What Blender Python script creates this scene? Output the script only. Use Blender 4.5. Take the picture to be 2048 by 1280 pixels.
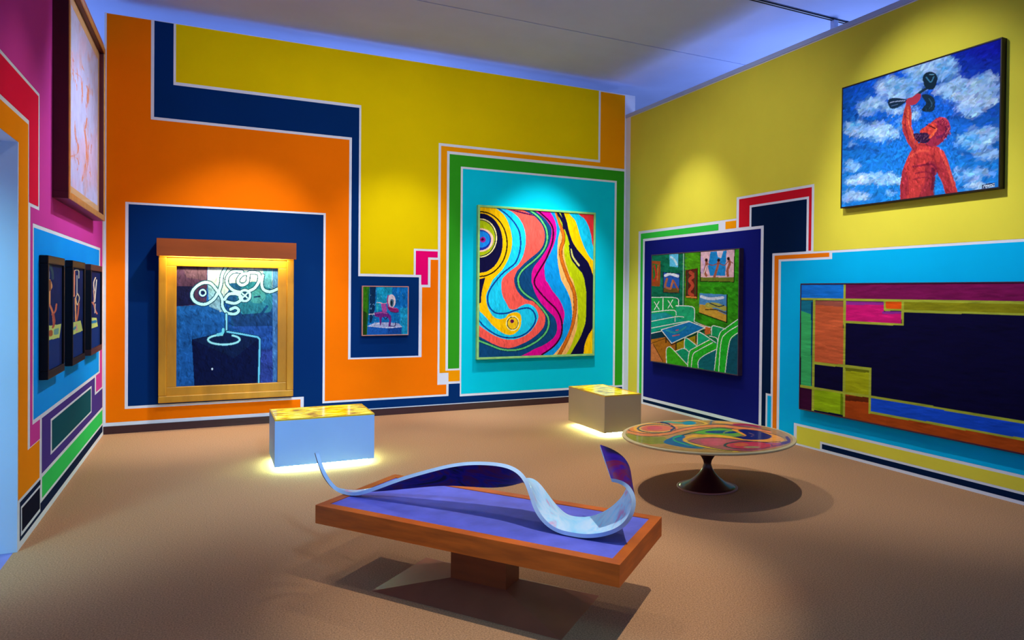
import bpy, bmesh, math, random
import numpy as np
from mathutils import Matrix, Vector

for o in list(bpy.data.objects):
    bpy.data.objects.remove(o)
scene = bpy.context.scene
COL = scene.collection

# ------------------------------------------------------------------ camera
W = 6.332          # room width  (left wall X=0, right wall X=W, back wall Y=0)
HB, HS = 4.44, 4.095
YAW, PITCH, ROLL = 0.490726, -0.010658, 0.010103
FPX = 1460.119
_f = Vector((math.sin(YAW)*math.cos(PITCH), math.cos(YAW)*math.cos(PITCH), math.sin(PITCH)))
_r = Vector((math.cos(YAW), -math.sin(YAW), 0))
_u = _r.cross(_f)
_r2 = _r*math.cos(ROLL) + _u*math.sin(ROLL)
_u2 = _u*math.cos(ROLL) - _r*math.sin(ROLL)
cam = bpy.data.cameras.new('camera')
cam.sensor_width = 36
cam.lens = FPX/2048*36
cam.shift_x = -175.616/2048
cam.shift_y = -39.024/2048
cam.clip_start = 0.05
cam_o = bpy.data.objects.new('camera', cam)
COL.objects.link(cam_o)
M3 = Matrix((_r2, _u2, -_f)).transposed()
cam_o.matrix_world = Matrix.Translation((0.98558, -9.24726, 1.55)) @ M3.to_4x4()
scene.camera = cam_o

# ------------------------------------------------------------------ world, lights, exposure
scene.view_settings.view_transform = 'Standard'
scene.view_settings.look = 'None'
scene.view_settings.gamma = 1
scene.view_settings.use_curve_mapping = False
scene.view_settings.exposure = 0.5
wd = bpy.data.worlds.new('world'); scene.world = wd
wd.use_nodes = True
wd.node_tree.nodes['Background'].inputs[0].default_value = (0.36, 0.52, 1.0, 1)
wd.node_tree.nodes['Background'].inputs[1].default_value = 0.34

def spot(loc, target, energy, deg, blend=0.6, color=(1, .93, .82), size=.05):
    l = bpy.data.lights.new('track_or_fill_lamp', 'SPOT')  # shared by the track lamps and the added fill spots
    l.energy = energy; l.spot_size = math.radians(deg); l.spot_blend = blend
    l.color = color; l.shadow_soft_size = size
    o = bpy.data.objects.new('track_or_fill_lamp', l); COL.objects.link(o)
    o.location = loc
    o.rotation_euler = (Vector(target)-Vector(loc)).to_track_quat('-Z', 'Y').to_euler()
    return o
WARM = (1, .90, .74); NEU = (1, .975, .96); COOL = (.80, .90, 1)
# back wall: near spots for the pictures, two broad fill washers added further out
spot((1.9, -1.6, 4.45), (0.9, 0, .35), 270, 56, .8, NEU)
spot((3.3, -1.5, 4.45), (2.8, 0, .35), 165, 56, .8, NEU)
spot((5.0, -1.4, 4.45), (5.0, 0, .3), 430, 56, .8, NEU)
spot((2.2, -4.6, 4.45), (1.6, 0, 2.1), 190, 84, .9, NEU, .15)
spot((4.2, -4.6, 4.45), (4.2, 0, 2.1), 150, 84, .9, NEU, .15)
# right wall
spot((4.8, -1.75, 4.45), (6.33, -1.75, 1.1), 150, 60, .8, NEU)
spot((4.2, -5.0, 4.45), (6.33, -5.1, 2.7), 130, 58, .8, NEU)
spot((4.3, -5.1, 4.45), (6.33, -4.9, 0.7), 210, 66, .8, NEU)
spot((3.2, -3.4, 4.45), (6.33, -2.8, 2.2), 105, 80, .9, NEU, .15)
# left wall
spot((2.0, -2.0, 4.45), (0, -2.1, 1.0), 230, 76, .8, COOL)
spot((2.0, -4.2, 4.45), (0, -3.7, 1.4), 90, 50, .8, WARM)
spot((2.6, -2.8, 4.45), (0, -1.9, 3.0), 100, 50, .8, NEU)
# floor pools
spot((3.5, -2.3, 4.45), (3.3, -3.3, 0), 380, 64, .9, WARM, .03)
spot((2.65, -7.85, 4.45), (2.55, -5.95, 0.3), 400, 33, .7, WARM, .02)
spot((3.7, -2.5, 4.45), (4.5, -4.6, 0.2), 140, 44, .7, WARM, .02)
spot((3.4, -3.5, 4.45), (2.5, -6.0, 0.3), 60, 40, .7, WARM, .02)
spot((0.9, -6.2, 4.45), (0.5, -6.2, 0), 45, 66, .9, NEU, .1)  # soft fill added to lift the near-left floor
# cool fill spot added behind the camera to brighten the plinth front
spot((2.0, -10.8, 4.3), (2.1, -2.2, 0.35), 1500, 26, .9, (.36, .64, 1), .3)
# cool fill lights added unseen behind the partition walls to brighten the ceiling
for lx, ly, e_ in ((8.2, -2.5, 48), (3.2, 2.2, 40), (-1.9, 1.2, 34)):
    ul = bpy.data.lights.new('ceiling_fill_light', 'AREA'); ul.energy = e_; ul.size = 1.5; ul.color = (.40, .55, 1)
    uo = bpy.data.objects.new('ceiling_fill_light', ul); COL.objects.link(uo)
    uo.location = (lx, ly, 2.6); uo.rotation_euler = (math.pi, 0, 0)
# lamp of the adjoining room, seen through the doorway on the left
al = bpy.data.lights.new('adjoining_room_lamp', 'AREA'); al.energy = 105; al.size = 1.2; al.color = (.26, .78, 1)
alo = bpy.data.objects.new('adjoining_room_lamp', al); COL.objects.link(alo)
alo.location = (-0.9, -5.9, 3.2); alo.rotation_euler = (Vector((-.25, -3.9, 1.1))-Vector(alo.location)).to_track_quat('-Z', 'Y').to_euler()

# ------------------------------------------------------------------ materials
def lin(h):
    h = h.lstrip('#')
    c = [int(h[i:i+2], 16)/255 for i in (0, 2, 4)]
    return tuple(x/12.92 if x <= .04045 else ((x+.055)/1.055)**2.4 for x in c)
MATS = {}
def mat(name, hexc, rough=.6, var=.12, scale=3.0, metal=0., spec=.3, bump=0., bscale=60., stretch=None, coat=0., emit=None, estr=0.):
    if name in MATS: return MATS[name]
    m = bpy.data.materials.new(name); m.use_nodes = True
    nt = m.node_tree; b = nt.nodes['Principled BSDF']
    c = lin(hexc)
    tc = nt.nodes.new('ShaderNodeTexCoord'); mp = nt.nodes.new('ShaderNodeMapping')
    nt.links.new(tc.outputs['Object'], mp.inputs[0])
    if stretch: mp.inputs['Scale'].default_value = stretch
    n = nt.nodes.new('ShaderNodeTexNoise'); n.inputs['Scale'].default_value = scale; n.inputs['Detail'].default_value = 4
    nt.links.new(mp.outputs[0], n.inputs['Vector'])
    r = nt.nodes.new('ShaderNodeValToRGB')
    r.color_ramp.elements[0].position = .3; r.color_ramp.elements[1].position = .7
    r.color_ramp.elements[0].color = tuple(x*(1-var) for x in c)+(1,)
    r.color_ramp.elements[1].color = tuple(min(1, x*(1+var)) for x in c)+(1,)
    nt.links.new(n.outputs['Fac'], r.inputs[0]); nt.links.new(r.outputs[0], b.inputs['Base Color'])
    b.inputs['Roughness'].default_value = rough; b.inputs['Metallic'].default_value = metal
    b.inputs['Specular IOR Level'].default_value = spec
    b.inputs['Coat Weight'].default_value = coat; b.inputs['Coat Roughness'].default_value = .05
    if bump:
        n2 = nt.nodes.new('ShaderNodeTexNoise'); n2.inputs['Scale'].default_value = bscale; n2.inputs['Detail'].default_value = 3
        nt.links.new(mp.outputs[0], n2.inputs['Vector'])
        bp = nt.nodes.new('ShaderNodeBump'); bp.inputs['Strength'].default_value = bump; bp.inputs['Distance'].default_value = .01
        nt.links.new(n2.outputs['Fac'], bp.inputs['Height']); nt.links.new(bp.outputs[0], b.inputs['Normal'])
    if emit:
        nt.links.new(r.outputs[0], b.inputs['Emission Color']); b.inputs['Emission Strength'].default_value = estr
    MATS[name] = m
    return m
PAINT = dict(white='D8E0F0', orange='F27400', navy='002A66', yellow='DEC400', magenta='E0006E', amber='F09A00',
             green='2E9A1E', cyan='00C8E6', yellow2='DCD444', lime='30C040', red='C81428', dnavy='001A40',
             indigo='0E1670', cyan2='00B4EE', orange2='E87808', orange3='F08C00', crimson='E01040',
             purplepink='C83CA0', blue='0098FF', purple='46348C', teal='005060', lgreen='30C860', black='000A28')
def paint(k): return mat('paint_'+k, PAINT[k], .9, .05, 1.3, spec=.06)

# ------------------------------------------------------------------ mesh helpers
def link(name, me, m=None, parent=None):
    o = bpy.data.objects.new(name, me); COL.objects.link(o)
    if m is not None:
        for x in (m if isinstance(m, (list, tuple)) else [m]): me.materials.append(x)
    if parent: o.parent = parent
    return o
def bm_obj(name, bm, m, parent=None, smooth=False):
    me = bpy.data.meshes.new(name); bmesh.ops.recalc_face_normals(bm, faces=bm.faces)
    bm.to_mesh(me); bm.free()
    if smooth:
        for p in me.polygons: p.use_smooth = True
    return link(name, me, m, parent)
def add_box(bm, x0, x1, y0, y1, z0, z1, bevel=0.):
    r = bmesh.ops.create_cube(bm, size=1)
    vs = r['verts']
    for v in vs:
        v.co = ((x0+x1)/2+v.co.x*(x1-x0), (y0+y1)/2+v.co.y*(y1-y0), (z0+z1)/2+v.co.z*(z1-z0))
    if bevel:
        es = list({e for v in vs for e in v.link_edges})
        bmesh.ops.bevel(bm, geom=es, offset=bevel, segments=2, affect='EDGES', profile=.6)
def boxes(name, bl, m, parent=None, bevel=0.):
    bm = bmesh.new()
    for b in bl: add_box(bm, *b, bevel=bevel)
    return bm_obj(name, bm, m, parent)
def prism(bm, ring0, ring1):
    a = [bm.verts.new(p) for p in ring0]; b = [bm.verts.new(p) for p in ring1]
    n = len(a)
    bm.faces.new(a); bm.faces.new(b)
    for i in range(n):
        j = (i+1) % n; bm.faces.new((a[i], a[j], b[j], b[i]))
def thing(name, label, cat, loc=(0, 0, 0), rz=0., group=None):
    o = bpy.data.objects.new(name, None); COL.objects.link(o)
    o.empty_display_size = .2
    o.location = loc; o.rotation_euler = (0, 0, rz)
    o['label'] = label; o['category'] = cat
    if group: o['group'] = group
    return o
def struct(o): o['kind'] = 'structure'; return o
def lathe(bm, prof, cx=0, cy=0, n=48):
    rings = [[bm.verts.new((cx+r*math.cos(2*math.pi*i/n), cy+r*math.sin(2*math.pi*i/n), z)) for i in range(n)] for r, z in prof]
    for a, b in zip(rings, rings[1:]):
        for i in range(n):
            j = (i+1) % n; bm.faces.new((a[i], a[j], b[j], b[i]))
    bm.faces.new(rings[0]); bm.faces.new(rings[-1])
PANELS = {
 'B': [
  ('orange_field','orange',1,[(0.02,4.441),(0.418,4.441),(0.418,3.369),(2.469,3.369),(2.469,0.709),(3.364,0.709),(3.364,1.596),(3.471,1.596),(3.471,1.95),(3.57,1.95),(3.57,0.344),(3.688,0.344),(3.688,0.218),(2.204,0.218),(2.204,2.467),(0.189,2.467),(0.189,0.257),(1.935,0.257),(1.935,0.121),(0.02,0.121)]),
  ('navy_band','navy',1,[(0.448,4.443),(0.627,4.443),(0.627,3.769),(2.582,3.769),(2.582,1.722),(3.324,1.722),(3.324,0.729),(2.498,0.729),(2.498,3.4),(0.448,3.4)]),
  ('yellow_field','yellow',1,[(0.65,4.435),(5.877,4.435),(5.877,3.448),(3.564,3.448),(3.564,2.084),(3.256,2.084),(3.256,1.754),(2.605,1.754),(2.605,3.804),(0.65,3.804)]),
  ('magenta_corner','magenta',1,[(3.282,2.057),(3.563,2.057),(3.563,1.979),(3.439,1.979),(3.439,1.629),(3.353,1.629),(3.353,1.753),(3.282,1.753)]),
  ('amber_border','amber',1,[(3.596,3.414),(5.909,3.414),(5.909,4.425),(6.34,4.425),(6.34,3.356),(3.675,3.356),(3.675,0.522),(3.866,0.522),(3.866,0.38),(3.716,0.38),(3.716,0.495),(3.596,0.495)]),
  ('green_border','green',1,[(3.708,3.32),(6.353,3.32),(6.353,0.205),(6.186,0.205),(6.186,3.173),(3.858,3.173),(3.858,0.546),(3.708,0.546)]),
  ('cyan_field','cyan',1,[(3.886,3.146),(6.153,3.146),(6.153,0.209),(3.886,0.209)]),
  ('navy_panel','navy',1,[(0.218,2.444),(2.179,2.444),(2.179,0.193),(3.718,0.193),(3.718,0.349),(3.868,0.349),(3.868,0.178),(6.386,0.178),(6.386,0.094),(1.971,0.094),(1.971,0.286),(0.218,0.286)]),
 ],
 'R': [
  ('yellow_field','yellow2',1,[(0.137,4.084),(7.0,4.084),(7.0,1.985),(3.785,1.985),(3.785,2.664),(2.559,2.664),(2.559,2.422),(0.385,2.422),(0.385,0.144),(0.137,0.144)]),
  ('green_corner','lime',1,[(0.447,2.385),(2.225,2.385),(2.225,2.308),(0.508,2.308),(0.508,0.124),(0.447,0.124)]),
  ('orange_patch','amber',1,[(2.359,2.399),(2.558,2.399),(2.558,2.311),(2.359,2.311)]),
  ('red_border','red',1,[(2.605,2.636),(3.751,2.636),(3.751,1.996),(3.714,1.996),(3.714,2.547),(2.791,2.547),(2.791,2.312),(2.605,2.312)]),
  ('dark_navy_field','dnavy',1,[(2.825,2.522),(3.682,2.522),(3.682,1.992),(3.177,1.992),(3.177,0.476),(3.099,0.476),(3.099,0.03),(3.033,0.03),(3.033,2.305),(2.825,2.305)]),
  ('indigo_panel','indigo',1,[(0.556,2.273),(2.987,2.273),(2.987,0.11),(0.556,0.11)]),
  ('navy_strip','dnavy',1,[(0.552,0.07),(3.045,0.07),(3.045,0.03),(0.552,0.03)]),
  ('cyan_strip','cyan2',1,[(3.128,0.452),(3.188,0.452),(3.188,0.023),(3.128,0.023)]),
  ('orange_corner','orange2',1,[(3.213,1.966),(3.997,1.966),(3.997,1.924),(3.276,1.924),(3.276,0.03),(3.213,0.03)]),
  ('cyan_field','cyan2',1,[(3.315,1.901),(4.036,1.901),(4.036,1.962),(7.0,1.962),(7.0,0.224),(3.538,0.224),(3.538,0.022),(3.315,0.022)]),
  ('yellow_strip','yellow2',1,[(3.582,0.199),(7.0,0.199),(7.0,0.098),(3.908,0.098),(3.908,0.02),(3.582,0.02)]),
  ('navy_stripe','dnavy',1,[(3.935,0.077),(7.0,0.077),(7.0,0.028),(3.935,0.028)]),
 ],
 'L': [
  ('orange_border','orange3',1,[(6.0,2.545),(3.639,2.545),(3.639,0.544),(3.283,0.544),(3.283,0.296),(3.888,0.296),(3.888,2.391),(6.0,2.391)]),
  ('crimson_border','crimson',1,[(6.0,2.787),(3.337,2.787),(3.337,2.072),(3.613,2.072),(3.613,2.573),(6.0,2.573)]),
  ('magenta_field','purplepink',1,[(6.0,4.08),(0.128,4.08),(0.128,0.52),(0.574,0.52),(0.574,0.684),(0.292,0.684),(0.292,1.953),(3.504,1.953),(3.504,0.678),(3.272,0.678),(3.272,0.55),(3.57,0.55),(3.57,2.05),(3.3,2.05),(3.3,2.81),(6.0,2.81)]),
  ('blue_field','blue',1,[(3.468,1.927),(0.377,1.927),(0.377,0.705),(3.468,0.705)]),
  ('purple_field','purple',1,[(3.206,0.675),(0.662,0.675),(0.662,0.5),(0.095,0.5),(0.095,0.304),(3.206,0.304)]),
  ('white_outline','white',2,[(2.908,0.62),(0.899,0.62),(0.899,0.37),(2.908,0.37)]),
  ('teal_field','teal',3,[(2.866,0.603),(0.948,0.603),(0.948,0.388),(2.866,0.388)]),
  ('green_strip','lgreen',1,[(3.195,0.276),(0.091,0.276),(0.091,0.137),(3.195,0.137)]),
  ('navy_base','dnavy',1,[(3.844,0.275),(3.252,0.275),(3.252,0.115),(0.088,0.115),(0.088,0.044),(3.844,0.044)]),
  ('white_outline','white',2,[(3.821,0.243),(3.263,0.243),(3.263,0.068),(3.821,0.068)]),
  ('black_field','black',3,[(3.798,0.229),(3.284,0.229),(3.284,0.091),(3.798,0.091)]),
 ],
}
# ------------------------------------------------------------------ the room
floor_m = mat('cork_carpet', 'B28864', .95, .34, 130, spec=.08, bump=.3, bscale=420)
struct(boxes('floor', [(-.02, 9.5, -12, 3.5, -.08, 0)], floor_m))
thr_m = mat('threshold_vinyl', '8080C0', .4, .08, 5)
struct(boxes('floor_adjoining', [(-3.2, -.02, -8, 3.5, -.08, -.001)], thr_m))
wall_m = paint('white')
wb = struct(boxes('wall_back', [(0, W+.15, 0, .16, 0, HB)], wall_m))
wl = struct(boxes('wall_left', [(-.5, 0, -3.905, -.0005, 0, HS), (-.5, 0, -5.2, -3.905, 2.39, HS), (-.5, 0, -6.1, -5.2, 0, HS)], wall_m))
wr = struct(boxes('wall_right', [(W, W+.16, -7.1, -.0005, 0, HS)], wall_m))
struct(boxes('wall_adjoining', [(-3.3, -3.2, -8, 3.5, 0, 4.6)], wall_m))
trim_m = mat('trim_grey', 'A4B8E8', .6, .05, 3)
struct(boxes('trim_1', [(W-.012, W+.17, -7.1, -.001, HS, HS+.05)], trim_m, bevel=.004))
struct(boxes('baseboard_back', [(.001, W-.001, -.014, 0, 0, .083)], mat('baseboard_dark', '3A1E22', .45, .1, 6), bevel=.003))
cm = mat('ceiling_plaster', 'B4C4F4', .8, .06, 1.2, spec=.1)
ce = struct(boxes('ceiling', [(-3.4, 10, -12, 4, 4.66, 4.72)], mat('ceiling_joint', '303848', .8)))
boxes('ceiling_panel', [(-3.4, 10, -12, -1.553, 4.60, 4.66)], cm, ce, .004)
boxes('ceiling_panel', [(-3.4, 10, -1.535, 4, 4.60, 4.66)], cm, ce, .004)

def fields(wall, key):
    for name, col, layer, pts in PANELS[key]:
        t = .0012*layer
        def P(u, v, d):
            if key == 'B': return (min(max(u, .02), W-.022), -d, min(v, HB-.006))
            if key == 'R': return (W-d, -u, min(v, HS-.004))
            return (d, -u, min(v, HS-.004))
        bm = bmesh.new()
        prism(bm, [P(u, v, .0003) for u, v in pts], [P(u, v, t) for u, v in pts])
        o = bm_obj(name, bm, paint(col), wall)
fields(wb, 'B'); fields(wr, 'R'); fields(wl, 'L')

# ceiling light track
tr = thing('light_track', 'thin double-rail lighting track running below the ceiling', 'light track', (5.67, -3.31, 4.588))
dark_metal = mat('dark_metal', '10141C', .35, .1, 8, metal=.6)
for dy in (-.02, .02):
    boxes('rail', [(-3.5, 1.62, dy-.005, dy+.005, -.004, .006)], dark_metal, tr)
boxes('end_connector', [(1.56, 1.66, -.028, .028, -.012, .010)], dark_metal, tr, .004)
boxes('hanger', [(1.36, 1.42, -.03, .03, -.11, -.006)], mat('pale_metal', 'B8C4E0', .5), tr, .004)
boxes('ceiling_mount', [(-3.5, 1.62, -.012, .012, .002, .012)], mat('pale_metal', 'B8C4E0', .5), tr)
# ------------------------------------------------------------------ painting engine: pictures are painted stroke by stroke
# into the vertex colours of a fine canvas grid (no image files)
def P(s, off=(0, 0)):
    out = []
    for k, seg in enumerate(s.split('|')):
        for t in seg.split():
            x, y = t.split(','); out.append((float(x)+off[0]*(k > 0), float(y)+off[1]*(k > 0)))
    return out
def smooth(pts, closed=False, n=6):
    p = np.array(pts, float); N = len(p); out = []
    for i in range(N if closed else N-1):
        g = (lambda j: p[j % N]) if closed else (lambda j: p[min(max(j, 0), N-1)])
        a, b, c, d = g(i-1), g(i), g(i+1), g(i+2)
        for t in np.arange(n)/n:
            out.append(.5*((2*b)+(c-a)*t+(2*a-5*b+4*c-d)*t*t+(3*b-a-3*c+d)*t**3))
    if not closed: out.append(p[-1])
    return np.array(out)
class Art:
    def __init__(s, quad, nx, ny, off=(0, 0)):
        q = np.array(quad, float)      # corners TL, TR, BR, BL of the canvas in tracing coordinates
        A = []; B = []
        for (u, v), (x, y) in zip(((0, 0), (1, 0), (1, 1), (0, 1)), q):
            A += [[u, v, 1, 0, 0, 0, -x*u, -x*v], [0, 0, 0, u, v, 1, -y*u, -y*v]]; B += [x, y]
        h = np.append(np.linalg.solve(np.array(A), np.array(B)), 1).reshape(3, 3)
        s.nx, s.ny, s.off = nx, ny, off
        U, V = np.meshgrid(np.linspace(0, 1, nx), np.linspace(0, 1, ny))
        s.U, s.V = U, V
        w = h[2, 0]*U+h[2, 1]*V+1
        s.X = (h[0, 0]*U+h[0, 1]*V+h[0, 2])/w; s.Y = (h[1, 0]*U+h[1, 1]*V+h[1, 2])/w
        s.c = np.zeros((ny, nx, 3))
    def pts(s, p): return P(p, s.off) if isinstance(p, str) else p
    def _put(s, m, col, a=1.):
        col = np.array(lin(col) if isinstance(col, str) else col)
        m = (m*a)[..., None]
        s.c = s.c*(1-m)+col*m
    def fill(s, col): s.c[:] = lin(col)
    def inside(s, p):
        p = np.array(p, float); m = np.zeros(s.X.shape, bool)
        sel = (s.X >= p[:, 0].min()) & (s.X <= p[:, 0].max()) & (s.Y >= p[:, 1].min()) & (s.Y <= p[:, 1].max())
        x, y = s.X[sel], s.Y[sel]; k = np.zeros(x.shape, bool)
        for (x0, y0), (x1, y1) in zip(p, np.roll(p, -1, 0)):
            if y0 == y1: continue
            k ^= ((y0 > y) != (y1 > y)) & (x < (x1-x0)*(y-y0)/(y1-y0)+x0)
        m[sel] = k
        return m.astype(float)
    def poly(s, p, col, a=1., sm=False):
        p = s.pts(p)
        if sm: p = smooth(p, True)
        s._put(s.inside(p), col, a)
    def left(s, p, col):            # everything to the left of a top-to-bottom boundary curve
        c = smooth(s.pts(p)); c = list(map(tuple, c))
        s._put(s.inside(c+[(-3000, c[-1][1]), (-3000, c[0][1])]), col)
    def stroke(s, p, w, col, a=1., closed=False, sm=True):
        p = s.pts(p); p = smooth(p, closed) if sm else np.array(p+[p[0]] if closed else p, float)
        d = np.full(s.X.shape, 1e9)
        b = (s.X > p[:, 0].min()-w) & (s.X < p[:, 0].max()+w) & (s.Y > p[:, 1].min()-w) & (s.Y < p[:, 1].max()+w)
        if not b.any(): return
        x, y = s.X[b], s.Y[b]; dd = np.full(x.shape, 1e9)
        for (x0, y0), (x1, y1) in zip(p, p[1:]):
            L = (x1-x0)**2+(y1-y0)**2
            if L == 0: continue
            t = np.clip(((x-x0)*(x1-x0)+(y-y0)*(y1-y0))/L, 0, 1)
            dd = np.minimum(dd, (x-x0-t*(x1-x0))**2+(y-y0-t*(y1-y0))**2)
        d[b] = np.sqrt(dd)
        s._put((d < w/2).astype(float), col, a)
    def ell(s, cx, cy, rx, ry, col, a=1., ring=None):
        r = ((s.X-cx)/rx)**2+((s.Y-cy)/ry)**2
        m = r < 1
        if ring: m &= ((s.X-cx)/(rx-ring))**2+((s.Y-cy)/(ry-ring))**2 > 1
        s._put(m.astype(float), col, a)
    def noise(s, sx, sy=None, seed=0, oct=3):
        sy = sy or sx; rng = np.random.RandomState(seed); out = 0; amp = 1; tot = 0
        for k in range(oct):
            g = rng.rand(64, 64)
            x = s.X/sx*2**k; y = s.Y/sy*2**k
            i = np.floor(x).astype(int); j = np.floor(y).astype(int); fx = x-i; fy = y-j
            fx = fx*fx*(3-2*fx); fy = fy*fy*(3-2*fy)
            G = lambda a, b: g[b % 64, a % 64]
            out = out+amp*((G(i, j)*(1-fx)+G(i+1, j)*fx)*(1-fy)+(G(i, j+1)*(1-fx)+G(i+1, j+1)*fx)*fy); tot += amp; amp *= .5
        return out/tot
    def brush(s, k=.25, sx=30, sy=10, seed=1):
        s.c = np.clip(s.c*(1+k*2*(s.noise(sx, sy, seed)-.5))[..., None], 0, 1)
    def dabs(s, n, L, wd, j=.25, seed=0, ang=None, box=None, spread=.5, keep=False):
        rng = np.random.RandomState(seed); x0, y0, x1, y1 = box or (0, 0, 1, 1); R = int(L)+2
        for _ in range(n):
            i = int(rng.uniform(x0, x1)*(s.nx-1)); k = int(rng.uniform(y0, y1)*(s.ny-1))
            t = rng.uniform(0, math.pi) if ang is None else ang+rng.uniform(-spread, spread)
            col = np.clip(s.c[k, i]*(1+rng.uniform(-j, j))*(1+rng.uniform(-j*.3, j*.3, 3)), 0, 1)
            ia, ib, ka, kb = max(i-R, 0), min(i+R+1, s.nx), max(k-R, 0), min(k+R+1, s.ny)
            yy, xx = np.mgrid[ka:kb, ia:ib]; xx = xx-i; yy = yy-k
            p = xx*math.cos(t)+yy*math.sin(t); q = -xx*math.sin(t)+yy*math.cos(t)
            m = ((p/L)**2+(q/wd)**2 < 1)
            sub = s.c[ka:kb, ia:ib]
            if keep: sub[m] = np.clip(sub[m]*(1+rng.uniform(-j, j)), 0, 1)
            else: sub[m] = sub[m]*.25+col*.75
def art_mat(rough=.5, coat=0.):
    k = 'oil_paint_%s_%s' % (rough, coat)
    if k in MATS: return MATS[k]
    m = bpy.data.materials.new(k); m.use_nodes = True; nt = m.node_tree; b = nt.nodes['Principled BSDF']
    a = nt.nodes.new('ShaderNodeVertexColor'); a.layer_name = 'paint'
    n = nt.nodes.new('ShaderNodeTexNoise'); n.inputs['Scale'].default_value = 90; bp = nt.nodes.new('ShaderNodeBump')
    bp.inputs['Strength'].default_value = .12; bp.inputs['Distance'].default_value = .004
    nt.links.new(n.outputs['Fac'], bp.inputs['Height']); nt.links.new(bp.outputs[0], b.inputs['Normal'])
    nt.links.new(a.outputs['Color'], b.inputs['Base Color']); b.inputs['Roughness'].default_value = rough
    b.inputs['Specular IOR Level'].default_value = .06; b.inputs['Coat Weight'].default_value = coat
    MATS[k] = m
    return m
def grid_mesh(name, co, col, m, parent):
    ny, nx = co.shape[:2]
    me = bpy.data.meshes.new(name)
    idx = np.arange(nx*ny).reshape(ny, nx)
    q = np.stack([idx[1:, :-1], idx[1:, 1:], idx[:-1, 1:], idx[:-1, :-1]], -1).reshape(-1, 4)
    me.vertices.add(nx*ny); me.vertices.foreach_set('co', co.reshape(-1).astype(np.float32))
    me.loops.add(q.size); me.loops.foreach_set('vertex_index', q.reshape(-1).astype(np.int32))
    me.polygons.add(len(q)); me.polygons.foreach_set('loop_start', np.arange(0, q.size, 4, dtype=np.int32))
    me.update(calc_edges=True)
    at = me.color_attributes.new('paint', 'FLOAT_COLOR', 'POINT')
    rgba = np.concatenate([col.reshape(-1, 3), np.ones((nx*ny, 1))], 1)
    at.data.foreach_set('color', rgba.reshape(-1).astype(np.float32))
    return link(name, me, m, parent)
def canvas(a, x0, x1, z0, z1, y, parent, name='canvas', rough=.75, coat=0.):
    co = np.stack([x0+(x1-x0)*a.U, np.full(a.U.shape, y), z1-(z1-z0)*a.V], -1)
    return grid_mesh(name, co, a.c, art_mat(rough, coat), parent)
def wall_spot(wall, u, z):      # where a picture hangs: centre of its lower edge, on the wall
    return {'B': ((u, -.002, z), 0.), 'R': ((W-.002, -u, z), -math.pi/2), 'L': ((.002, -u, z), math.pi/2)}[wall]
def bars(root, name, w, h, t, y0, y1, m, bevel=.003, inset=0.):
    # four separate frame bars around a w x h opening area (outer size), t wide
    a = w/2-inset
    b0, b1 = inset, h-inset
    boxes(name, [(-a, a, y0, y1, b0, b0+t)], m, root, bevel)
    boxes(name, [(-a, a, y0, y1, b1-t, b1)], m, root, bevel)
    boxes(name, [(-a, -a+t, y0, y1, b0+t, b1-t)], m, root, bevel)
    boxes(name, [(a-t, a, y0, y1, b0+t, b1-t)], m, root, bevel)

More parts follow.
